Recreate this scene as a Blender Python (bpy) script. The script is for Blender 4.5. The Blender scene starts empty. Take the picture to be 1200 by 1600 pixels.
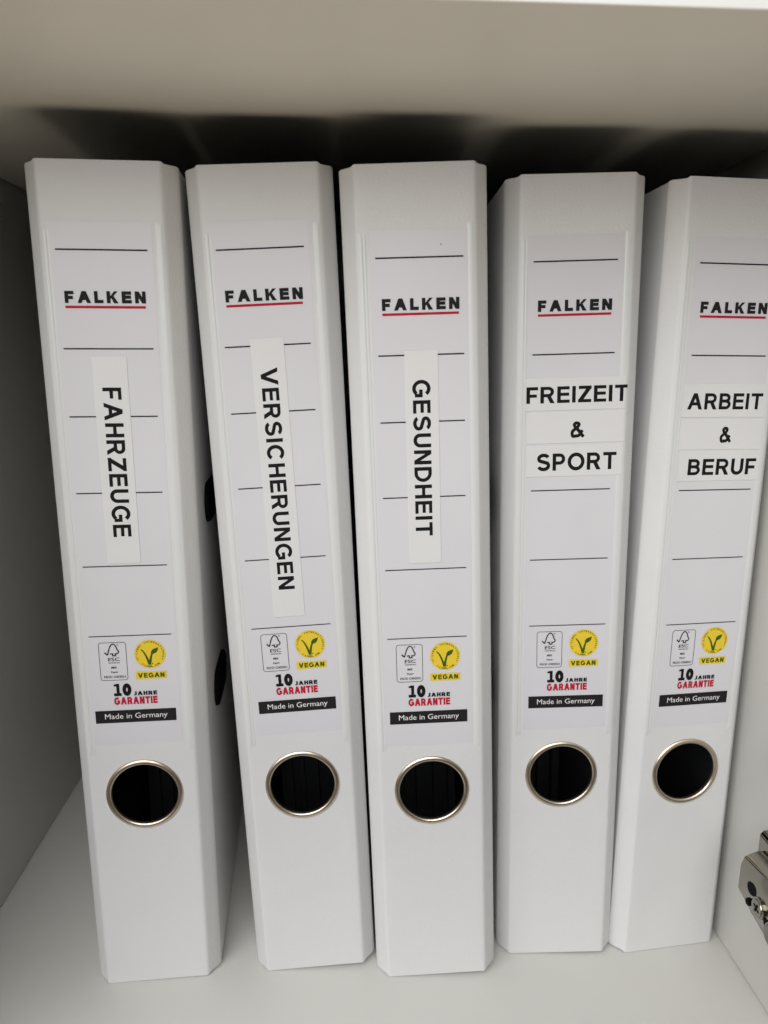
import bpy, bmesh, math, random
from mathutils import Vector, Matrix, Euler
random.seed(4)
scene = bpy.context.scene
C = scene.collection
MM = 0.001

# ------------------------------------------------------------------ camera
cam_d = bpy.data.cameras.new('camera')
cam = bpy.data.objects.new('camera', cam_d); C.objects.link(cam); scene.camera = cam
cam_d.sensor_fit = 'VERTICAL'; cam_d.sensor_height = 36.0; cam_d.sensor_width = 27.0
cam_d.lens = 36.0 * 1168.0 / 1600.0
cam_d.clip_start = 0.01; cam_d.clip_end = 50
cam.location = (0, -0.26542, 0.25728)
cam.matrix_world = Matrix.Translation(cam.location) @ Matrix.Rotation(-0.0541, 4, 'Z') @ \
    Matrix.Rotation(math.pi/2 - 0.2115, 4, 'X') @ Matrix.Rotation(0.0071, 4, 'Z')
cam_d.dof.use_dof = True; cam_d.dof.focus_distance = 0.285; cam_d.dof.aperture_fstop = 14.0

# ------------------------------------------------------------------ world: dim room round the cabinet
w = bpy.data.worlds.new('World'); scene.world = w; w.use_nodes = True
nt = w.node_tree; bg = nt.nodes['Background']
tc = nt.nodes.new('ShaderNodeTexCoord'); sx = nt.nodes.new('ShaderNodeSeparateXYZ')
mr = nt.nodes.new('ShaderNodeMapRange'); mr.inputs['From Min'].default_value = -1; mr.inputs['From Max'].default_value = 1
cr = nt.nodes.new('ShaderNodeValToRGB')
nt.links.new(tc.outputs['Generated'], sx.inputs[0]); nt.links.new(sx.outputs['Z'], mr.inputs['Value'])
nt.links.new(mr.outputs['Result'], cr.inputs['Fac']); nt.links.new(cr.outputs['Color'], bg.inputs['Color'])
el = cr.color_ramp.elements
def stop(pos, col):
    e = el.new(pos); e.color = (*col, 1)
el[0].position = 0.0; el[0].color = (0.35, 0.30, 0.23, 1)       # sunlit floor of the room below
el[1].position = 1.0; el[1].color = (0.05, 0.05, 0.05, 1)
stop(0.065, (0.35, 0.30, 0.23)); stop(0.145, (0.05, 0.04, 0.03)); stop(0.47, (0.06, 0.055, 0.05)); stop(0.55, (0.10, 0.098, 0.095)); stop(0.66, (0.06, 0.06, 0.06))
bg.inputs['Strength'].default_value = 1.0

# ------------------------------------------------------------------ lamps: the window of the room, high in front
def area(name, loc, target, sx_, sy_, power, col):
    l = bpy.data.lights.new(name, 'AREA'); l.shape = 'RECTANGLE'; l.size = sx_; l.size_y = sy_; l.energy = power; l.color = col
    o = bpy.data.objects.new(name, l); C.objects.link(o); o.location = loc
    o.rotation_euler = (Vector(target) - Vector(loc)).to_track_quat('-Z', 'Y').to_euler()
    return o
area('window_light', (-0.52, -0.95, 0.90), (0, 0, 0.1), 2.0, 1.3, 28.5, (0.985, 0.99, 1.0))
area('floor_bounce_light', (0.0, -0.47, -0.8), (0, -0.05, 0.33), 3.2, 0.38, 8.2, (1.0, 0.87, 0.68))
scene.view_settings.view_transform = 'Standard'; scene.view_settings.look = 'None'
scene.view_settings.exposure = 0.25; scene.view_settings.gamma = 1.0; scene.view_settings.use_curve_mapping = False

# ------------------------------------------------------------------ materials
def mat(name, col, rough=0.5, metal=0.0, bump=None, mottle=0.0, coat=0.0, spec=0.5, mscale=40):
    m = bpy.data.materials.new(name); m.use_nodes = True
    t = m.node_tree; b = t.nodes['Principled BSDF']
    b.inputs['Base Color'].default_value = (*col, 1); b.inputs['Roughness'].default_value = rough
    b.inputs['Metallic'].default_value = metal; b.inputs['Specular IOR Level'].default_value = spec
    if coat:
        b.inputs['Coat Weight'].default_value = coat; b.inputs['Coat Roughness'].default_value = 0.18
    g = t.nodes.new('ShaderNodeTexCoord')
    if mottle:
        n = t.nodes.new('ShaderNodeTexNoise'); n.inputs['Scale'].default_value = mscale; n.inputs['Detail'].default_value = 6
        t.links.new(g.outputs['Object'], n.inputs['Vector'])
        r = t.nodes.new('ShaderNodeValToRGB')
        r.color_ramp.elements[0].position = 0.3; r.color_ramp.elements[1].position = 0.7
        r.color_ramp.elements[0].color = (*[c*(1-mottle) for c in col], 1)
        r.color_ramp.elements[1].color = (*[min(1, c*(1+mottle)) for c in col], 1)
        t.links.new(n.outputs['Fac'], r.inputs['Fac']); t.links.new(r.outputs['Color'], b.inputs['Base Color'])
        q = t.nodes.new('ShaderNodeMapRange'); q.inputs['To Min'].default_value = max(0.05, rough-0.07); q.inputs['To Max'].default_value = rough+0.07
        t.links.new(n.outputs['Fac'], q.inputs['Value']); t.links.new(q.outputs['Result'], b.inputs['Roughness'])
    if bump:
        prev = None
        for sc_, st in bump:
            n = t.nodes.new('ShaderNodeTexNoise'); n.inputs['Scale'].default_value = sc_; n.inputs['Detail'].default_value = 3
            t.links.new(g.outputs['Object'], n.inputs['Vector'])
            bp = t.nodes.new('ShaderNodeBump'); bp.inputs['Strength'].default_value = st; bp.inputs['Distance'].default_value = 0.0006
            t.links.new(n.outputs['Fac'], bp.inputs['Height'])
            if prev: t.links.new(prev.outputs['Normal'], bp.inputs['Normal'])
            prev = bp
        t.links.new(prev.outputs['Normal'], b.inputs['Normal'])
    return m
M = dict(
    foil=mat('white_grained_foil', (0.575, 0.571, 0.564), 0.42, bump=[(30, 0.25), (1100, 0.22)], mottle=0.012),
    lining=mat('black_lining_paper', (0.012, 0.013, 0.015), 0.75, mottle=0.2),
    film=mat('pocket_film', (0.565, 0.57, 0.56), 0.3, bump=[(60, 0.18)]),
    card=mat('label_paper', (0.552, 0.540, 0.560), 0.55, bump=[(35, 0.2), (500, 0.05)], mottle=0.012, coat=0.35),
    tape=mat('label_tape', (0.59, 0.583, 0.576), 0.4, bump=[(80, 0.1)], mottle=0.01, mscale=90),
    ink=mat('black_ink', (0.008, 0.0075, 0.008), 0.7, spec=0.12),
    greyink=mat('dark_grey_ink', (0.014, 0.013, 0.014), 0.7, spec=0.12),
    lineink=mat('line_ink', (0.016, 0.014, 0.02), 0.7, spec=0.12),
    thinink=mat('thin_grey_ink', (0.07, 0.068, 0.075), 0.7, spec=0.12),
    red=mat('red_ink', (0.40, 0.010, 0.03), 0.7, spec=0.12),
    yellow=mat('yellow_ink', (0.66, 0.47, 0.025), 0.5, mottle=0.03, mscale=300),
    green=mat('green_ink', (0.035, 0.085, 0.012), 0.7, spec=0.12),
    whiteink=mat('white_ink', (0.66, 0.65, 0.64), 0.5),
    nickel=mat('brushed_nickel', (0.60, 0.51, 0.41), 0.33, 1.0, bump=[(900, 0.06)]),
    hinge=mat('hinge_nickel', (0.31, 0.295, 0.25), 0.14, 1.0, bump=[(120, 0.1)], mottle=0.06),
    black=mat('black_plastic_and_hollows', (0.004, 0.004, 0.004), 0.6, spec=0.05),  # black plastic; also paints the dark inside of the hinge hollows
    paper=mat('shade_darkened_pages', (0.03, 0.032, 0.034), 0.8, mottle=0.15, mscale=500),  # near-black paper: the shade inside the file is put into the colour
    melamine=mat('white_melamine', (0.51, 0.50, 0.466), 0.38, bump=[(700, 0.06), (25, 0.05)], mottle=0.015, mscale=12),
    edge=mat('white_edge_band', (0.80, 0.80, 0.79), 0.4),
)

# ------------------------------------------------------------------ helpers
def link(name, me, parent=None, m=None):
    o = bpy.data.objects.new(name, me); C.objects.link(o)
    if parent: o.parent = parent
    if m is not None:
        for k in (m if isinstance(m, (list, tuple)) else [m]): me.materials.append(k)
    return o
def mesh_from(name, verts, faces, smooth=None):
    me = bpy.data.meshes.new(name); me.from_pydata(verts, [], faces); me.update()
    if smooth is not None:
        me.shade_smooth(); me.set_sharp_from_angle(angle=math.radians(smooth))
    return me
def bm_mesh(name, bm, smooth=None):
    me = bpy.data.meshes.new(name); bmesh.ops.recalc_face_normals(bm, faces=bm.faces); bm.to_mesh(me); bm.free()
    if smooth is not None:
        me.shade_smooth(); me.set_sharp_from_angle(angle=math.radians(smooth))
    return me
def add_box(bm, x0, x1, y0, y1, z0, z1, bev=0.0, seg=2):
    r = bmesh.ops.create_cube(bm, size=1)
    vs = r['verts']
    for v in vs:
        v.co = Vector(((x0+x1)/2 + v.co.x*(x1-x0), (y0+y1)/2 + v.co.y*(y1-y0), (z0+z1)/2 + v.co.z*(z1-z0)))
    if bev:
        es = list({e for v in vs for e in v.link_edges})
        bmesh.ops.bevel(bm, geom=es, offset=bev, segments=seg, affect='EDGES', profile=0.5)
# flat print: 2-D polygons (mm, u right, v up) lying at depth w in front of the spine (towards -y)
class Print:
    def __init__(s): s.v = []; s.f = []; s.n = 0
    def poly(s, pts, wd, extra=None):
        wd = wd - 0.0025*(s.n % 12); s.n += 1
        extra = extra or [0]*len(pts)
        a = 0.5*sum(pts[i][0]*pts[(i+1) % len(pts)][1] - pts[(i+1) % len(pts)][0]*pts[i][1] for i in range(len(pts)))
        if a < 0: pts = pts[::-1]; extra = extra[::-1]
        b = len(s.v); s.v += [(u*MM, (wd+e)*MM, v*MM) for (u, v), e in zip(pts, extra)]; s.f.append(tuple(range(b, b+len(pts))))
    def tri_mesh(s, vs, fs, wd):
        b = len(s.v); s.v += [(u*MM, wd*MM, v*MM) for u, v in vs]; s.f += [tuple(b+i for i in f) for f in fs]
    def build(s, name, m, parent):
        return link(name, mesh_from(name, s.v, s.f), parent, m)
def stroke_quads(pts, t, closed=False):
    P = []
    for p in pts:
        p = Vector(p)
        if not P or (p-P[-1]).length > 1e-5: P.append(p)
    n = len(P); out = []; L = []; R = []
    for i in range(n):
        a = P[i-1] if (i > 0 or closed) else None
        b = P[(i+1) % n] if (i < n-1 or closed) else None
        d1 = (P[i]-a).normalized() if a is not None else None
        d2 = (b-P[i]).normalized() if b is not None else None
        if d1 is None: d1 = d2
        if d2 is None: d2 = d1
        n1 = Vector((-d1.y, d1.x)); n2 = Vector((-d2.y, d2.x)); nn = (n1+n2)
        nn = nn.normalized() if nn.length > 1e-6 else n1
        k = min(1/max(nn.dot(n1), 0.35), 2.2)
        tt = t[i] if isinstance(t, (list, tuple)) else t
        L.append(P[i]+nn*k*tt/2); R.append(P[i]-nn*k*tt/2)
    for i in range(n if closed else n-1):
        j = (i+1) % n; out.append([tuple(R[i]), tuple(R[j]), tuple(L[j]), tuple(L[i])])
    return out
def arc(cx, cy, rx, ry, a0, a1, n=20):
    return [(cx+rx*math.cos(math.radians(a0+(a1-a0)*i/n)), cy+ry*math.sin(math.radians(a0+(a1-a0)*i/n))) for i in range(n+1)]
def catmull(pts, n=7):
    out = []
    for i in range(len(pts)-1):
        p0 = Vector(pts[max(i-1, 0)]); p1 = Vector(pts[i]); p2 = Vector(pts[i+1]); p3 = Vector(pts[min(i+2, len(pts)-1)])
        for k in range(n):
            t = k/n
            q = 0.5*((2*p1)+(p2-p0)*t+(2*p0-5*p1+4*p2-p3)*t*t+(3*p1-p0-3*p2+p3)*t**3); out.append((q.x, q.y))
    out.append(tuple(pts[-1])); return out
# a grotesque capital alphabet drawn as strokes; cap height 1
def glyph(c, t, wk=1.0):
    h = t/2; hz = t*0.92; hh = hz/2
    W = dict(A=.92, B=.74, C=.86, D=.80, E=.68, F=.63, G=.90, H=.74, I=t, L=.62, K=.80, N=.75, O=.95, P=.71, R=.78, S=.75, T=.74, U=.74, V=.90, Z=.72, J=.6).get(c, .8)
    w = W*(wk if c != 'I' else 1); Q = []
    def rect(x0, y0, x1, y1): Q.append([(x0, y0), (x1, y0), (x1, y1), (x0, y1)])
    def st(p, closed=False, tt=None): Q.extend(stroke_quads(p, tt or t, closed))
    stem = lambda x=0: rect(x, 0, x+t, 1)
    if c == 'A':
        k = t*1.1
        Q += [[(0, 0), (k, 0), (w/2+k*.52, 1), (w/2-k*.52, 1)], [(w-k, 0), (w, 0), (w/2+k*.52, 1), (w/2-k*.52, 1)]]; rect(w*.19, .25, w*.81, .25+hz)
    elif c == 'B':
        stem(); r1 = (1-hh-.52)/2; r2 = (.52-hh)/2
        st([(h, 1-hh), (w*.52, 1-hh)]+arc(w*.52, (1-hh+.52)/2, w*.42-h, r1, 90, -90, 12)+[(h, .52)], tt=hz)
        st([(h, .52), (w*.55, .52)]+arc(w*.55, (.52+hh)/2, w*.45-h, r2, 90, -90, 12)+[(h, hh)], tt=hz)
    elif c == 'C': st(arc(w/2, .5, w/2-h, .515-hh, 38, 322, 30))
    elif c == 'G':
        st(arc(w/2, .5, w/2-h, .515-hh, 40, 318, 30)); st([(w*.55, .47), (w-h, .47), (w-h, .12)], tt=t*.95)
    elif c == 'O': st(arc(w/2, .5, w/2-h, .515-hh, 0, 360, 40)[:-1], True)
    elif c == 'D':
        stem(); st([(h, 1-hh), (w*.42, 1-hh)]+arc(w*.42, .5, w*.58-h, .5-hh, 90, -90, 20)+[(h, hh)], tt=t*.97)
    elif c == 'E': stem(); rect(t*.5, 0, w, hz); rect(t*.5, .5-hh+.02, w*.95, .5+hh+.02); rect(t*.5, 1-hz, w*.98, 1)
    elif c == 'F': stem(); rect(t*.5, .46-hh, w*.9, .46+hh); rect(t*.5, 1-hz, w, 1)
    elif c == 'H': stem(); stem(w-t); rect(t*.5, .51-hh, w-t*.5, .51+hh)
    elif c == 'I': stem()
    elif c == '1': rect(w*.36, 0, w*.36+t, 1); rect(0, 0, w, hz*.8); Q.append([(w*.02, .80), (w*.36+t*.3, .80), (w*.36+t*.6, 1), (w*.36, 1), (w*.02, .93)])
    elif c == '0': st(arc(w/2, .5, w/2-h, .5-hh, 0, 360, 40)[:-1], True)
    elif c == 'J': st([(w-h, 1), (w-h, .3)]+arc(w/2, .3, w/2-h, .3-hh, 0, -160, 14))
    elif c == 'L': stem(); rect(t*.5, 0, w, hz)
    elif c == 'K':
        stem(); Q += [[(t*.9, .30), (t*.9, .56), (w*.67, 1), (w*.98, 1)], [(w*.36, .50), (w*.56, .66), (w, 0), (w-t*1.25, 0)]]
    elif c == 'N': stem(); stem(w-t); Q.append([(0, 1), (t*1.08, 1), (w, 0), (w-t*1.08, 0)])
    elif c in 'PR':
        stem(); yb = .44 if c == 'P' else .47
        st([(h, 1-hh), (w*.55, 1-hh)]+arc(w*.55, (1-hh+yb)/2, w*(.45 if c == 'P' else .40)-h, (1-hh-yb)/2, 90, -90, 14)+[(h, yb)], tt=hz)
        if c == 'R': Q.append([(w*.40, .47), (w*.40+t*1.2, .47), (w, 0), (w-t*1.2, 0)])
    elif c == 'S':
        ra = (1.02-hh-.52)/2; rb = (.52+.02-hh)/2
        st(arc(w/2, 1.01-hh-ra, w/2-h*1.1, ra, 22, 218, 22) + arc(w/2, hh-.01+rb, w/2-h, rb, 38, -162, 22), tt=t*.97)
    elif c == 'T': rect(0, 1-hz, w, 1); rect(w/2-h, 0, w/2+h, 1-hz*.5)
    elif c == 'U': st([(h, 1), (h, .36)]+arc(w/2, .36, w/2-h, .37-hh, 180, 360, 18)+[(w-h, 1)])
    elif c == 'V':
        k = t*1.12; Q += [[(0, 1), (k, 1), (w/2+k*.5, 0), (w/2-k*.5, 0)], [(w, 1), (w-k, 1), (w/2-k*.5, 0), (w/2+k*.5, 0)]]
    elif c == 'Z': rect(0, 0, w, hz); rect(w*.04, 1-hz, w, 1); Q.append([(0, hz*.7), (t*1.35, hz*.7), (w, 1-hz*.7), (w-t*1.35, 1-hz*.7)])
    elif c == '&':
        st(catmull([(w*.97, .03), (w*.55, .48), (w*.31, .70), (w*.29, .84), (w*.45, 1-hh), (w*.61, .84), (w*.57, .71), (w*.38, .55), (w*.16, .40), (h, .24), (w*.19, .09), (w*.39, hh), (w*.59, .12), (w*.76, .27), (w*.86, .46)], 10), tt=t*.95)
    return Q, w
def lettering(text, t, gap=0.17, wk=1.0):
    x = 0; polys = []
    for ch in text:
        if ch == ' ': x += .35; continue
        q, w_ = glyph(ch, t, wk); polys += [[(x+a, b) for a, b in p] for p in q]; x += w_+gap
    return polys, x-gap
# small print from Blender's built-in letters, fitted to a box
def font_mesh(text, bold=0.0):
    cu = bpy.data.curves.new('print', 'FONT'); cu.body = text; cu.resolution_u = 3; cu.offset = bold
    o = bpy.data.objects.new('print', cu); C.objects.link(o); bpy.context.view_layer.update()
    me = o.evaluated_get(bpy.context.evaluated_depsgraph_get()).to_mesh()
    vs = [(v.co.x, v.co.y) for v in me.vertices]; fs = [tuple(p.vertices) for p in me.polygons]
    bpy.data.objects.remove(o); bpy.data.curves.remove(cu)
    x0 = min(v[0] for v in vs); x1 = max(v[0] for v in vs)
    return [((a-x0)/(x1-x0), b) for a, b in vs], fs
def put_caps(P, text, t, gap, u0, u1, base, cap, wd):
    polys, tw = lettering(text, t, gap)
    for p in polys: P.poly([(u0+a/tw*(u1-u0), base+b*cap) for a, b in p], wd)
def put_font(P, text, u0, u1, base, cap, wd, bold=0.0, capem=0.729):
    vs, fs = font_mesh(text, bold)
    P.tri_mesh([(u0+a*(u1-u0), base+b/capem*cap) for a, b in vs], fs, wd)

# ------------------------------------------------------------------ the cabinet compartment
def thing(name, label, cat, loc=(0, 0, 0), rot=(0, 0, 0), group=None):
    o = bpy.data.objects.new(name, None); C.objects.link(o); o.empty_display_size = 0.02
    o.location = loc; o.rotation_euler = rot; o['label'] = label; o['category'] = cat
    if group: o['group'] = group
    return o
XL, XR, ZT, YF, YB = -0.1622, 0.1676, 0.3358, -0.0752, 0.318
cab = thing('cabinet', 'white cabinet compartment that holds the row of white files, with a metal door hinge', 'cabinet')
def panel(name, *b, m='melamine', bev=0.0006):
    bm = bmesh.new(); add_box(bm, *b, bev=bev); return link(name, bm_mesh(name, bm, 40), cab, M[m])
TH = 0.018
panel('bottom_panel', XL-TH, XR+TH, YF, YB+0.01, -TH, 0)
panel('top_panel', XL+0.0012, XR-0.0012, YF, YB, ZT, ZT+TH)
panel('side_panel', XL-TH, XL, YF, YB+0.01, 0.0002, ZT+0.1)
panel('side_panel', XR, XR+TH, YF, YB+0.01, 0.0002, ZT+0.1)
panel('back_panel', XL+0.0003, XR-0.0003, YB+0.0003, YB+0.006, 0.0003, ZT+0.09)
for n_, b in (('edge_band', (XL+0.0012, XR-0.0012, YF-0.001, YF-0.0001, ZT-0.0002, ZT+TH)), ('edge_band', (XL-TH, XR+TH, YF-0.001, YF-0.0001, -TH, 0.0))):
    panel(n_, *b, m='edge', bev=0.0003)

# hinge: mounting plate + arm with slot and screw, screwed on the right side panel
hg = bpy.data.objects.new('hinge', None); C.objects.link(hg); hg.parent = cab; hg['label'] = 'nickel plated door hinge low on the right side panel'
def loft(name, sections, m, parent, cap=True, smooth=30):
    v = []; f = []; n = len(sections[0])
    for s in sections: v += [tuple(c*MM for c in p) for p in s]
    for i in range(len(sections)-1):
        for j in range(n):
            k = (j+1) % n; f.append((i*n+j, i*n+k, (i+1)*n+k, (i+1)*n+j))
    if cap: f += [tuple(range(n))[::-1], tuple(range((len(sections)-1)*n, len(sections)*n))]
    bm = bmesh.new(); me = mesh_from(name, v, f); bm.from_mesh(me)
    bmesh.ops.bevel(bm, geom=list(bm.edges), offset=0.0004, segments=2, affect='EDGES', clamp_overlap=True)
    return link(name, bm_mesh(name, bm, smooth), parent, M[m])
xw = XR*1000
def armsec(y, zb, zt):   # trapezoid arm, narrow face towards the files
    return [(154.0, y, zb), (154.0, y, zt), (155.2, y, zt+3.6), (158.6, y, zt+5.2), (162.0, y, zt+6.0), (162.0, y, zb-6), (158.6, y, zb-4.5), (155.2, y, zb-2.0)]
loft('hinge_arm', [armsec(-16.3, 52.2, 62.4), armsec(-27, 49.5, 63.8), armsec(-42, 46.6, 66), armsec(-71, 46, 67)], 'hinge', hg)
loft('mounting_plate', [[(162.0, y, 38), (162.0, y, 73.5), (163.2, y, 75.0), (xw, y, 75.6), (xw, y, 36)] for y in (-13.5, -30, -60)], 'hinge', hg)
def stadium(cx, cz, lx, r, n=10):
    return [(cx+lx+r*math.cos(a), cz+r*math.sin(a)) for a in [math.pi*(-.5+i/n) for i in range(n+1)]] + \
           [(cx-lx+r*math.cos(a), cz+r*math.sin(a)) for a in [math.pi*(.5+i/n) for i in range(n+1)]]
def disc_x(name, pts, x0, x1, m, parent, bev=0.0):   # outline in (y,z), extruded along x
    bm = bmesh.new()
    a = [bm.verts.new((x0*MM, y*MM, z*MM)) for y, z in pts]; b = [bm.verts.new((x1*MM, y*MM, z*MM)) for y, z in pts]
    n = len(pts); top = bm.faces.new(a); bm.faces.new(b[::-1])
    for i in range(n): bm.faces.new((a[i], b[i], b[(i+1) % n], a[(i+1) % n]))
    if bev: bmesh.ops.bevel(bm, geom=list(top.edges), offset=bev*MM, segments=3, affect='EDGES')
    return link(name, bm_mesh(name, bm, 45), parent, M[m])
tilt = lambda pts, cy, cz, a: [(cy+(y-cy)*math.cos(a)-(z-cz)*math.sin(a), cz+(y-cy)*math.sin(a)+(z-cz)*math.cos(a)) for y, z in pts]
disc_x('slot', tilt(stadium(-25.6, 58.6, .7, 2.5), -25.6, 58.6, -0.35), 153.95, 156, 'black', hg)  # solid black plug, painted in for the shaded hole in the arm
scr = bmesh.new()
def circ(cy, cz, r, n=20): return [(cy+r*math.cos(2*math.pi*i/n), cz+r*math.sin(2*math.pi*i/n)) for i in range(n)]
disc_x('screw_head', circ(-31.5, 55.2, 3.9), 152.7, 155, 'hinge', hg, 0.7)
disc_x('screw_recess', tilt([(-33.4, 54.7), (-32, 54.7), (-32, 53.3), (-31, 53.3), (-31, 54.7), (-29.6, 54.7), (-29.6, 55.7), (-31, 55.7), (-31, 57.1), (-32, 57.1), (-32, 55.7), (-33.4, 55.7)], -31.5, 55.2, 0.4), 152.66, 152.9, 'black', hg)  # raised black cross, painted in for the shade in the screw drive
disc_x('screw_head', circ(-41.0, 51.6, 4.4), 152.6, 155, 'hinge', hg, 0.8)
disc_x('slot', tilt(stadium(-37.2, 53.2, 0.9, 1.7), -37.2, 53.2, -0.3), 153.94, 156, 'black', hg)  # second black plug standing in for a dark opening
disc_x('screw_head', circ(-24.6, 52.2, 1.5), 153.2, 155, 'black', hg, 0.4)

# ------------------------------------------------------------------ lever arch file: meshes
H, A, CL, CD, HZ = 318.0, 20.5, 4.66, 5.38, 86.3
def build_spine():
    RH = 13.5; HS = 19.3
    bm = bmesh.new()
    side_v = sorted({HS*math.tan(math.radians(a)) for a in range(-45, 46, 5)})
    sq_u = side_v[:]                                             # same parameter along the top and bottom of the square
    vrows = [0, 2, 4, 20, 40, HZ-HS] + [HZ+s for s in side_v[1:-1]] + [HZ+HS, 140, 180, 220, 260, 300, H-4, H-2, H]
    prof = [(19.3, 0.0), (19.9, .06), (20.5, .35), (21.0, .85), (22.0, 2.0), (23.4, 3.6), (24.4, 4.8), (24.9, 5.6), (25.2, 6.4)]   # (u, w) right half beyond the flat
    drop = [0, 0, .1, .55, .65, .55, .5, .6, .8]
    cache = {}
    def V(u, w_, v):
        k = (round(u, 3), round(w_, 3), round(v, 3))
        if k not in cache: cache[k] = bm.verts.new((u*MM, w_*MM, v*MM))
        return cache[k]
    def vv(v, d): return v if 4 <= v <= H-4 else (v + d*(1-v/4) if v < 4 else v - d*(1-(H-v)/4))
    for s in (-1, 1):
        for i in range(len(prof)-1):
            for j in range(len(vrows)-1):
                (u0, w0), (u1, w1) = prof[i], prof[i+1]; a, b = vrows[j], vrows[j+1]
                q = [V(s*u0, w0, vv(a, drop[i])), V(s*u1, w1, vv(a, drop[i+1])), V(s*u1, w1, vv(b, drop[i+1])), V(s*u0, w0, vv(b, drop[i]))]
                bm.faces.new(q if s > 0 else q[::-1])
    for j in range(len(vrows)-1):                                  # flat strips below and above the hole square
        a, b = vrows[j], vrows[j+1]
        if b <= HZ-HS+1e-6 or a >= HZ+HS-1e-6:
            for i in range(len(sq_u)-1): bm.faces.new([V(sq_u[i], 0, a), V(sq_u[i+1], 0, a), V(sq_u[i+1], 0, b), V(sq_u[i], 0, b)])
    ring = []
    for a in range(0, 360, 5):
        c, s_ = math.cos(math.radians(a)), math.sin(math.radians(a)); k = HS/max(abs(c), abs(s_))
        ring.append((V(c*k, 0, HZ+s_*k), V(c*RH, 0, HZ+s_*RH)))
    for i in range(len(ring)):
        o0, i0 = ring[i]; o1, i1 = ring[(i+1) % len(ring)]; bm.faces.new([o0, o1, i1, i0])
    for f in bm.faces: f.normal_update()
    if sum(f.normal.y*f.calc_area() for f in bm.faces) > 0: bmesh.ops.reverse_faces(bm, faces=bm.faces)
    # give the board its thickness inwards
    bm.normal_update()
    r = bmesh.ops.solidify(bm, geom=list(bm.faces), thickness=0.0019)
    bm.normal_update()
    for f in bm.faces:
        if f.calc_center_median().y > 0.0017 and abs(f.calc_center_median().x) < 0.0195: f.material_index = 1
        elif f.normal.y > 0.4: f.material_index = 1
    sharp = [e for e in bm.edges if len(e.link_faces) == 2 and e.calc_face_angle(0) > math.radians(60)]
    bmesh.ops.bevel(bm, geom=sharp, offset=0.0009, segments=3, affect='EDGES', clamp_overlap=True)
    for f in bm.faces:
        c_ = f.calc_center_median()
        if c_.y > 0.0003 and math.hypot(c_.x, c_.z-HZ*MM) < 0.0139: f.material_index = 1
    return bm_mesh('spine', bm, 32)
def build_cover(s):
    bm = bmesh.new(); add_box(bm, -0.0022, 0, 0.0002, 0.279, 0.0006, 0.3172, bev=0.0006)
    for f in bm.faces:
        if f.calc_center_median().x < -0.0021: f.material_index = 1
    if s < 0:
        for v in bm.verts: v.co.x = -v.co.x
    return bm_mesh('cover', bm, 40)
def build_ring():
    prof = [(14.85, -0.02), (14.78, -.28), (14.5, -.55), (14.05, -.74), (13.5, -.78), (13.05, -.62), (12.78, -.3), (12.7, 0.2), (12.7, .9), (13.1, .9), (13.2, 0.1)]
    n = 72; v = []; f = []
    for i in range(n):
        a = 2*math.pi*i/n
        v += [(r*math.cos(a)*MM, w_*MM, r*math.sin(a)*MM) for r, w_ in prof]
    k = len(prof)
    for i in range(n):
        for j in range(k-1):
            f.append((i*k+j, ((i+1) % n)*k+j, ((i+1) % n)*k+j+1, i*k+j+1))
    bm = bmesh.new(); bm.from_mesh(mesh_from('r', v, f)); return bm_mesh('finger_ring', bm, 50)
def build_pocket():
    bm = bmesh.new()
    def ridge(u0, u1, v0, v1, hgt):                                # welded seam, softly rounded across and at its ends
        us = [0, .12, .3, .5, .7, .88, 1]; hs = [0, .6, .95, 1, .95, .6, 0]
        vs = [v0, v0+.5, v0+1.5, v1-1.5, v1-.5, v1]; hv = [0, .6, 1, 1, .6, 0]
        g = [[bm.verts.new(((u0+(u1-u0)*a)*MM, (0.03-hgt*b*d)*MM, vv*MM)) for a, b in zip(us, hs)] for vv, d in zip(vs, hv)]
        for i in range(len(vs)-1):
            for j in range(len(us)-1): bm.faces.new((g[i][j], g[i][j+1], g[i+1][j+1], g[i+1][j]))
    ridge(17.2, 19.6, 104, 299, .20)
    ridge(-18.3, -17.1, 104, 296.5, .13); ridge(-19.6, -18.1, 104, 296.5, .22)
    return bm_mesh('label_pocket', bm, 50)
def build_card():
    pts = [(-17, 298.3), (-17, 107.6)] + [(17, 107.6), (17, 298.3)]
    bm = bmesh.new()
    fr = [bm.verts.new((u*MM, -0.08*MM, (v)*MM)) for u, v in pts]; bk = [bm.verts.new((u*MM, -0.02*MM, v*MM)) for u, v in pts]
    bm.faces.new(fr); n = len(pts)
    for i in range(n): bm.faces.new((fr[i], bk[i], bk[(i+1) % n], fr[(i+1) % n]))
    return bm_mesh('label_card', bm)
PROF = [(0, 0.0), (19.3, 0.0), (19.9, .06), (20.5, .35), (21.0, .85), (22.0, 2.0), (23.4, 3.6)]
def bend(u):                                                       # depth of the spine front under a point u across it
    u = abs(u)
    for (a, wa), (b, wb) in zip(PROF[:-1], PROF[1:]):
        if u <= b: return wa+(wb-wa)*(u-a)/(b-a)
    return PROF[-1][1]
def slices(q, cuts):                                               # cut a convex outline into bands across u
    out = []; lo = -1e9
    def clip(p, u, keep_less):
        o = []
        for a, b in zip(p, p[1:]+p[:1]):
            ia = (a[0] <= u) == keep_less or a[0] == u; ib = (b[0] <= u) == keep_less or b[0] == u
            if ia: o.append(a)
            if ia != ib: t = (u-a[0])/(b[0]-a[0]); o.append((u, a[1]+t*(b[1]-a[1])))
        return o
    q = [tuple(p) for p in q]
    for c in cuts:
        if not q or max(p[0] for p in q) <= c: break
        if min(p[0] for p in q) < c:
            out.append(clip(q, c, True)); q = clip(q, c, False)
    if q: out.append(q)
    return [p for p in out if len(p) > 2]
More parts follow.
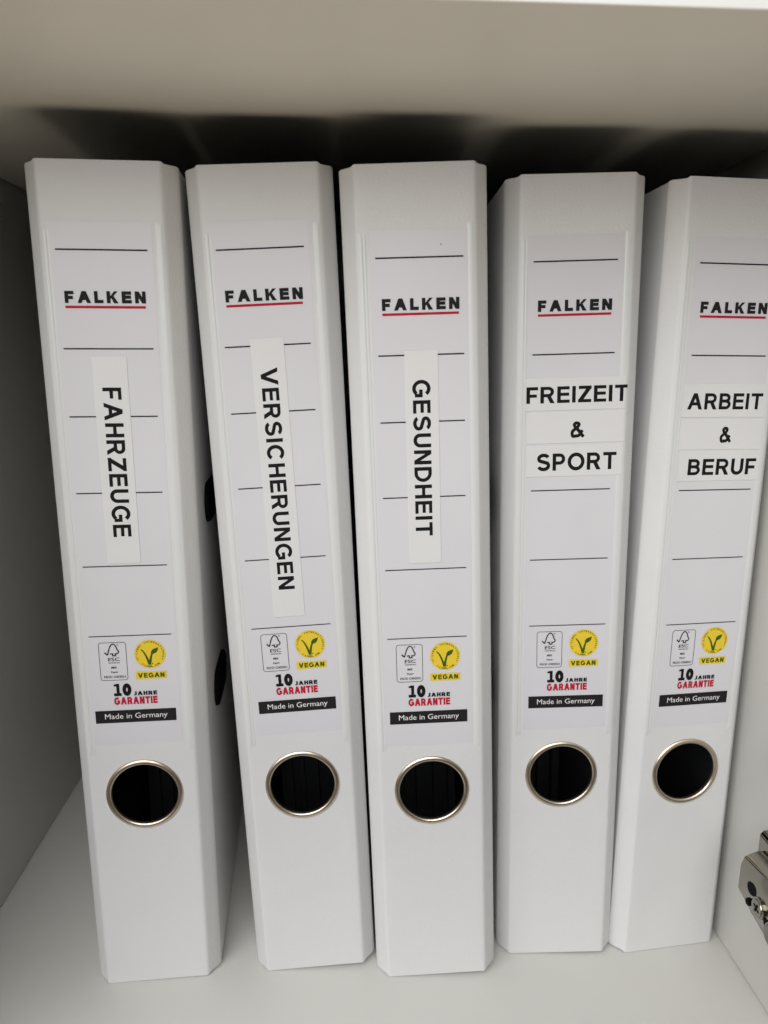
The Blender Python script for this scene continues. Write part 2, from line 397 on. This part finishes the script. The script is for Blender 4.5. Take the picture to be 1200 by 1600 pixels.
def build_tape(u0, u1, v0, v1, dx):
    bm = bmesh.new(); us = [u0] + [u for u in (-20.5, -19.9, -19.3, -9, 0, 9, 19.3, 19.9, 20.5, 21) if u0+.2 < u-dx < u1-.2] + [u1]
    us = [us[0]] + [u-dx for u in us[1:-1]] + [us[-1]]
    g = []
    for u in us:
        d = bend(u+dx); g.append([bm.verts.new((u*MM, (d+q)*MM, v*MM)) for q, v in ((-.06, v0), (-.24, v0+.05), (-.27, v0+.14), (-.27, v1-.14), (-.24, v1-.05), (-.06, v1))])
    for a, b in zip(g[:-1], g[1:]):
        for k in range(5): bm.faces.new((a[k], b[k], b[k+1], a[k+1]))
    bm.faces.new(g[0]); bm.faces.new(g[-1][::-1])
    return bm_mesh('title_strip', bm)
def build_eyelet():
    bm = bmesh.new(); n = 0; rows = []
    for k, (gr, hx) in enumerate(((0, -0.3), (.1, .9), (.5, 1.35), (1.2, 1.6), (2.2, 1.55), (2.6, 0.6))):
        rows.append([bm.verts.new((hx*MM, y*MM, z*MM)) for y, z in stadium(0, 0, 10.0, 8.2-gr, 14)])
    n = len(rows[0])
    for a, b in zip(rows[:-1], rows[1:]):
        for i in range(n): bm.faces.new((a[i], a[(i+1) % n], b[(i+1) % n], b[i]))
    bm.faces.new(rows[-1]); return bm_mesh('slot_eyelet', bm, 50)
def build_pages():
    bm = bmesh.new(); x = -17.0
    while x < 16.5:
        t = random.choice((2.4, 3.6, 5.2)); y = 78 + random.uniform(0, 6); z1 = 303+random.uniform(-2, 1)
        add_box(bm, x*MM, (x+t-.25)*MM, y*MM, 272*MM, 9*MM, z1*MM); x += t
    return bm_mesh('page_block', bm)
INK = -0.18
def build_prints(card):
    P = Print(); polys, tw = lettering('FALKEN', .305, .28, 1.2)
    for p in polys: P.poly([(-13.25+a/tw*26.75, 271.95+b*3.95) for a, b in p], INK)
    P.build('brand_lettering', M['greyink'], card)
    P = Print(); P.poly([(-13.2, 270.25), (13.3, 270.25), (13.3, 271.08), (-13.2, 271.08)], INK); P.build('red_underline', M['red'], card)
    # forest certificate box
    P = Print()
    bx = lambda x, y: (-11.92+(x-138)/324*10.2, 149.75-(y-125)/440*15.45)
    rr = []
    for cx, cy, a0 in ((8.9, 14.1, 0), (1, 14.1, 90), (1, 1, 180), (8.9, 1, 270)):
        rr += [(-11.85+x, 134.3+y) for x, y in arc(cx, cy, 1, 1, a0, a0+90, 6)]
    for q in stroke_quads(rr, .2, True): P.poly(q, INK)
    P.build('certificate_frame', M['thinink'], card)
    P = Print()
    tree = catmull([bx(*q) for q in [(238, 274), (252, 230), (272, 180), (300, 153), (330, 165), (345, 195), (352, 215), (368, 240), (352, 262), (328, 262)]], 5) + [bx(328, 285), bx(297, 285), bx(297, 262), bx(266, 264)]
    for q in stroke_quads(tree, .42): P.poly(q, INK)
    for q in stroke_quads([bx(204, 246), bx(232, 272), bx(244, 268)], .5): P.poly(q, INK)
    for q in stroke_quads(arc(*bx(360, 160), .25, .25, 0, 360, 8)[:-1], .12, True): P.poly(q, INK)
    u = lambda x: bx(x, 0)[0]; z = lambda y: bx(0, y)[1]
    put_font(P, 'FSC', u(240), u(372), z(344), 1.35, INK, 0.012)
    for a, b in ((240, 268), (238, 262)):
        P.poly([(u(a), z(345.5)), (u(b), z(345.5)), (u(b), z(341)), (u(a), z(341))], INK)
    put_font(P, 'www.fsc.org', u(240), u(374), z(371), .60, INK, 0.02)
    put_font(P, 'MIX', u(270), u(334), z(431), .80, INK, 0.035)
    put_font(P, 'Papier', u(264), u(346), z(480), .68, INK, 0.02)
    put_font(P, 'FSC\u00ae C002021', u(180), u(430), z(538), .86, INK, 0.02)
    P.build('certificate_print', M['greyink'], card)
    # yellow badge
    P = Print(); cx, cz, r = 6.72, 144.25, 5.72
    P.poly(arc(cx, cz, r, r, 0, 360, 48)[:-1], INK)
    P.poly([(.95, 134.3), (12.4, 134.3), (12.4, 137.3), (.95, 137.3)], INK); P.build('vegan_badge', M['yellow'], card)
    P = Print(); g = INK-.06
    by = lambda x, y: (cx-r+(x-545)/342*2*r, cz+r-(y-97)/333*2*r)
    for q in stroke_quads(catmull([by(618, 205), by(650, 240), by(680, 305), by(706, 385)], 6), [.35+.03*i for i in range(19)]): P.poly(q, g)
    for q in stroke_quads(catmull([by(708, 388), by(720, 320), by(736, 265), by(756, 232)], 6), [1.0-.03*i for i in range(19)]): P.poly(q, g)
    P.poly([by(*q) for q in [(727, 258), (732, 228), (752, 206), (780, 196), (812, 188), (804, 215), (793, 238), (772, 254), (748, 262)]], g)
    for txt, a0, a1, up in (('V-LABEL INTERNATIONAL', 196, -16, 1), ('V-LABEL.COM', 232, 308, 0)):
        n = len(txt)
        for i, ch in enumerate(txt):
            if ch == ' ': continue
            ang = math.radians(a0+(a1-a0)*i/(n-1)); vs, fs = font_mesh(ch, 0.02)
            ww = (.62 if ch not in 'I.-' else .22)*1.0; rad = 4.62 if up else 5.25
            o = []
            for a, b in vs:
                x = (a-.5)*ww; y = b/.729*.72
                if up: dx, dy = math.sin(ang), -math.cos(ang); rx, ry = math.cos(ang), math.sin(ang)
                else: dx, dy = -math.sin(ang), math.cos(ang); rx, ry = -math.cos(ang), -math.sin(ang)
                o.append((cx+math.cos(ang)*rad+dx*x+rx*y, cz+math.sin(ang)*rad+dy*x+ry*y))
            P.tri_mesh(o, fs, g)
    for a in (205, 335):
        P.poly(arc(cx+4.95*math.cos(math.radians(a)), cz+4.95*math.sin(math.radians(a)), .22, .22, 0, 360, 8)[:-1], g)
    P.poly(arc(*by(738, 376), .25, .25, 0, 360, 8)[:-1], g)
    put_caps(P, 'VEGAN', .25, .15, 1.75, 11.6, 134.85, 1.9, g)
    P.build('vegan_lettering', M['green'], card)
    # guarantee
    P = Print(); put_caps(P, '1', .32, 0, -7.55, -4.75, 127.75, 5.0, INK); put_caps(P, '0', .33, 0, -4.35, -1.05, 127.75, 5.0, INK)
    put_caps(P, 'JAHRE', .29, .14, -.4, 8.4, 127.75, 1.66, INK); P.build('guarantee_years', M['ink'], card)
    P = Print(); put_caps(P, 'GARANTIE', .28, .11, -7.7, 8.4, 124.2, 3.0, INK); P.build('guarantee_lettering', M['red'], card)
    P = Print(); P.poly([(-15.03, 116.75), (15.03, 116.75), (15.03, 121.9), (-15.03, 121.9)], INK); P.build('origin_bar', M['greyink'], card)
    P = Print(); put_font(P, 'Made in Germany', -11.55, 11.75, 118.45, 2.25, INK-.06, 0.0); P.build('origin_lettering', M['whiteink'], card)
LINES = [289.27, 256.79, 233.52, 206.24, 178.98, 151.96]

# one file with all its parts, then copies
def set_label_tf(o, ldx, ldz, lrot):
    R_ = Matrix.Rotation(-lrot, 4, 'Y'); piv = Vector((0, 0, .190))
    o.matrix_local = Matrix.Translation(Vector((ldx*MM, 0, .190+ldz*MM))) @ R_ @ Matrix.Translation(-piv)
GROUP = 'white lever arch files standing in the cabinet'
proto = thing('lever_arch_file', '', 'file', group=GROUP)
link('spine', build_spine(), proto, [M['foil'], M['lining']])
for n_, s in (('front_cover', 1), ('back_cover', -1)):
    c = link(n_, build_cover(s), proto, [M['foil'], M['lining']]); c.location = (s*25.1*MM, 5.9*MM, 0)
    if s > 0:
        em = build_eyelet()
        for i, zz in enumerate((196.0, 114.5)):
            e = link('slot_eyelet', em, c); e.location = (0.0001, 0.0385, zz*MM)
        em.materials.append(M['black'])
r = link('finger_ring', build_ring(), proto, M['nickel']); r.location = (0, 0, HZ*MM)
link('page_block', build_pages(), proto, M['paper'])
link('label_pocket', build_pocket(), proto, M['film'])
card = link('label_card', build_card(), proto, M['card'])
lm = Print(); lm.poly([(-15.03, -.22), (15.03, -.22), (15.03, .22), (-15.03, .22)], INK)
lme = mesh_from('ruled_line', lm.v, lm.f); lme.materials.append(M['lineink'])
for i, z_ in enumerate(LINES):
    o = link('ruled_line', lme, card); o.location = (0, 0, z_*MM); o.scale = (1, 1, 1.12-.065*i)
build_prints(card)

def copy_tree(o, parent=None, skip=()):
    c = o.copy(); C.objects.link(c)
    if parent: c.parent = parent
    for ch in list(o.children):
        copy_tree(ch, c)
    return c
FILES = [  # x, y, yaw, lean, label offset and turn, cover turns (left, right), label
 (-78.14, 3.30, .0529, -.0075, -.931, .499, -.0017, -.02, 0.0, 'white lever arch file titled FAHRZEUGE reading down the spine, beside the left wall'),
 (-12.90, 6.01, .0110, -.0498, -.324, 1.547, .0083, 0, 0, 'white lever arch file titled VERSICHERUNGEN in the longest vertical title strip'),
 (38.14, 0.00, -.0179, -.0459, .111, -1.348, -.0077, 0, 0, 'white lever arch file titled GESUNDHEIT reading down the spine'),
 (91.52, 9.53, -.0478, -.0295, .36, -.426, .0071, 0, .0478, 'white lever arch file titled FREIZEIT & SPORT on three horizontal strips'),
 (142.10, 10.77, .1095, -.0015, .62, -.272, -.0043, -.1085, -.10, 'white lever arch file titled ARBEIT & BERUF, leaning at the right side panel'),
]
TITLES = [
 [('FAHRZEUGE', 'v', (-6.0, 5.7, 180.0, 254.2), (-3.2, 3.15, 190.0, 243.6))],
 [('VERSICHERUNGEN', 'v', (-6.1, 5.6, 156.0, 259.35), (-3.4, 2.6, 166.9, 249.1))],
 [('GESUNDHEIT', 'v', (-6.0, 5.75, 181.3, 258.3), (-3.35, 2.85, 191.8, 248.2))],
 [('FREIZEIT', 'h', (-17.4, 21.3, 236.4, 248.2), (-17.1, 20.6, 239.1, 245.15)), ('&', 'h', (-16.85, 20.7, 224.1, 235.8), (-.5, 4.55, 226.1, 232.1)), ('SPORT', 'h', (-16.8, 19.3, 211.5, 223.2), (-12.9, 17.0, 213.8, 220.3))],
 [('ARBEIT', 'h', (-17.0, 17.1, 234.05, 246.4), (-14.9, 15.85, 237.0, 243.0)), ('&', 'h', (-17.0, 17.0, 221.8, 233.4), (-.4, 4.2, 224.5, 230.5)), ('BERUF', 'h', (-16.2, 17.5, 209.8, 221.6), (-12.3, 16.0, 212.1, 218.3))],
]
roots = [proto] + [copy_tree(proto) for _ in range(4)]
for rt, (x, y, yaw, lean, ldx, ldz, lrot, cl_, crr, lab), tl in zip(roots, FILES, TITLES):
    rt.location = (x*MM, y*MM, abs(math.sin(lean))*20.5*MM + 0.0001); rt.rotation_euler = (0, lean, yaw); rt['label'] = lab
    for ch in list(rt.children):
        kind = ch.name.split('.')[0]
        if kind == 'label_card': set_label_tf(ch, ldx, ldz, lrot)
        elif kind == 'front_cover': ch.rotation_euler = (0, 0, crr)
        elif kind == 'back_cover': ch.rotation_euler = (0, 0, cl_)
        elif kind == 'page_block' and yaw > .1: ch.rotation_euler = (0, 0, -.105)
    for txt, ori, tb, bb in tl:
        s = link('title_strip', build_tape(*tb, ldx), rt, M['tape']); set_label_tf(s, ldx, ldz, lrot)
        t_ = .205 if ori == 'v' else .21
        polys, tw = lettering(txt, t_, .16 if ori == 'v' else .14, 1.07); P = Print()
        for p in polys:
            if ori == 'v':
                q = [(bb[0]+b*(bb[1]-bb[0]), bb[3]-a/tw*(bb[3]-bb[2])) for a, b in p]
            else:
                q = [(bb[0]+a/tw*(bb[1]-bb[0]), bb[2]+b*(bb[3]-bb[2])) for a, b in p]
            for part in slices(q, [k_-ldx for k_ in (19.3, 19.9, 20.5, 21.0)]):
                P.poly(part, -0.30, [bend(u_+ldx) for u_, _ in part])
        P.build('title_lettering', M['ink'], s)
for ch in roots[2].children:
    if ch.name.startswith('label_card'):
        P = Print(); P.poly(arc(7.4, 293.3, .28, .2, 0, 360, 7)[:-1], INK); P.build('ink_speck', M['greyink'], ch)
# hide nothing: ruled lines wholly under the horizontal title strips are simply left off those two cards
for rt in roots[3:]:
    for ch in list(rt.children):
        if ch.name.startswith('label_card'):
            for g_ in list(ch.children):
                if g_.name.startswith('ruled_line') and abs(g_.location.z-.23352) < 1e-4: bpy.data.objects.remove(g_)
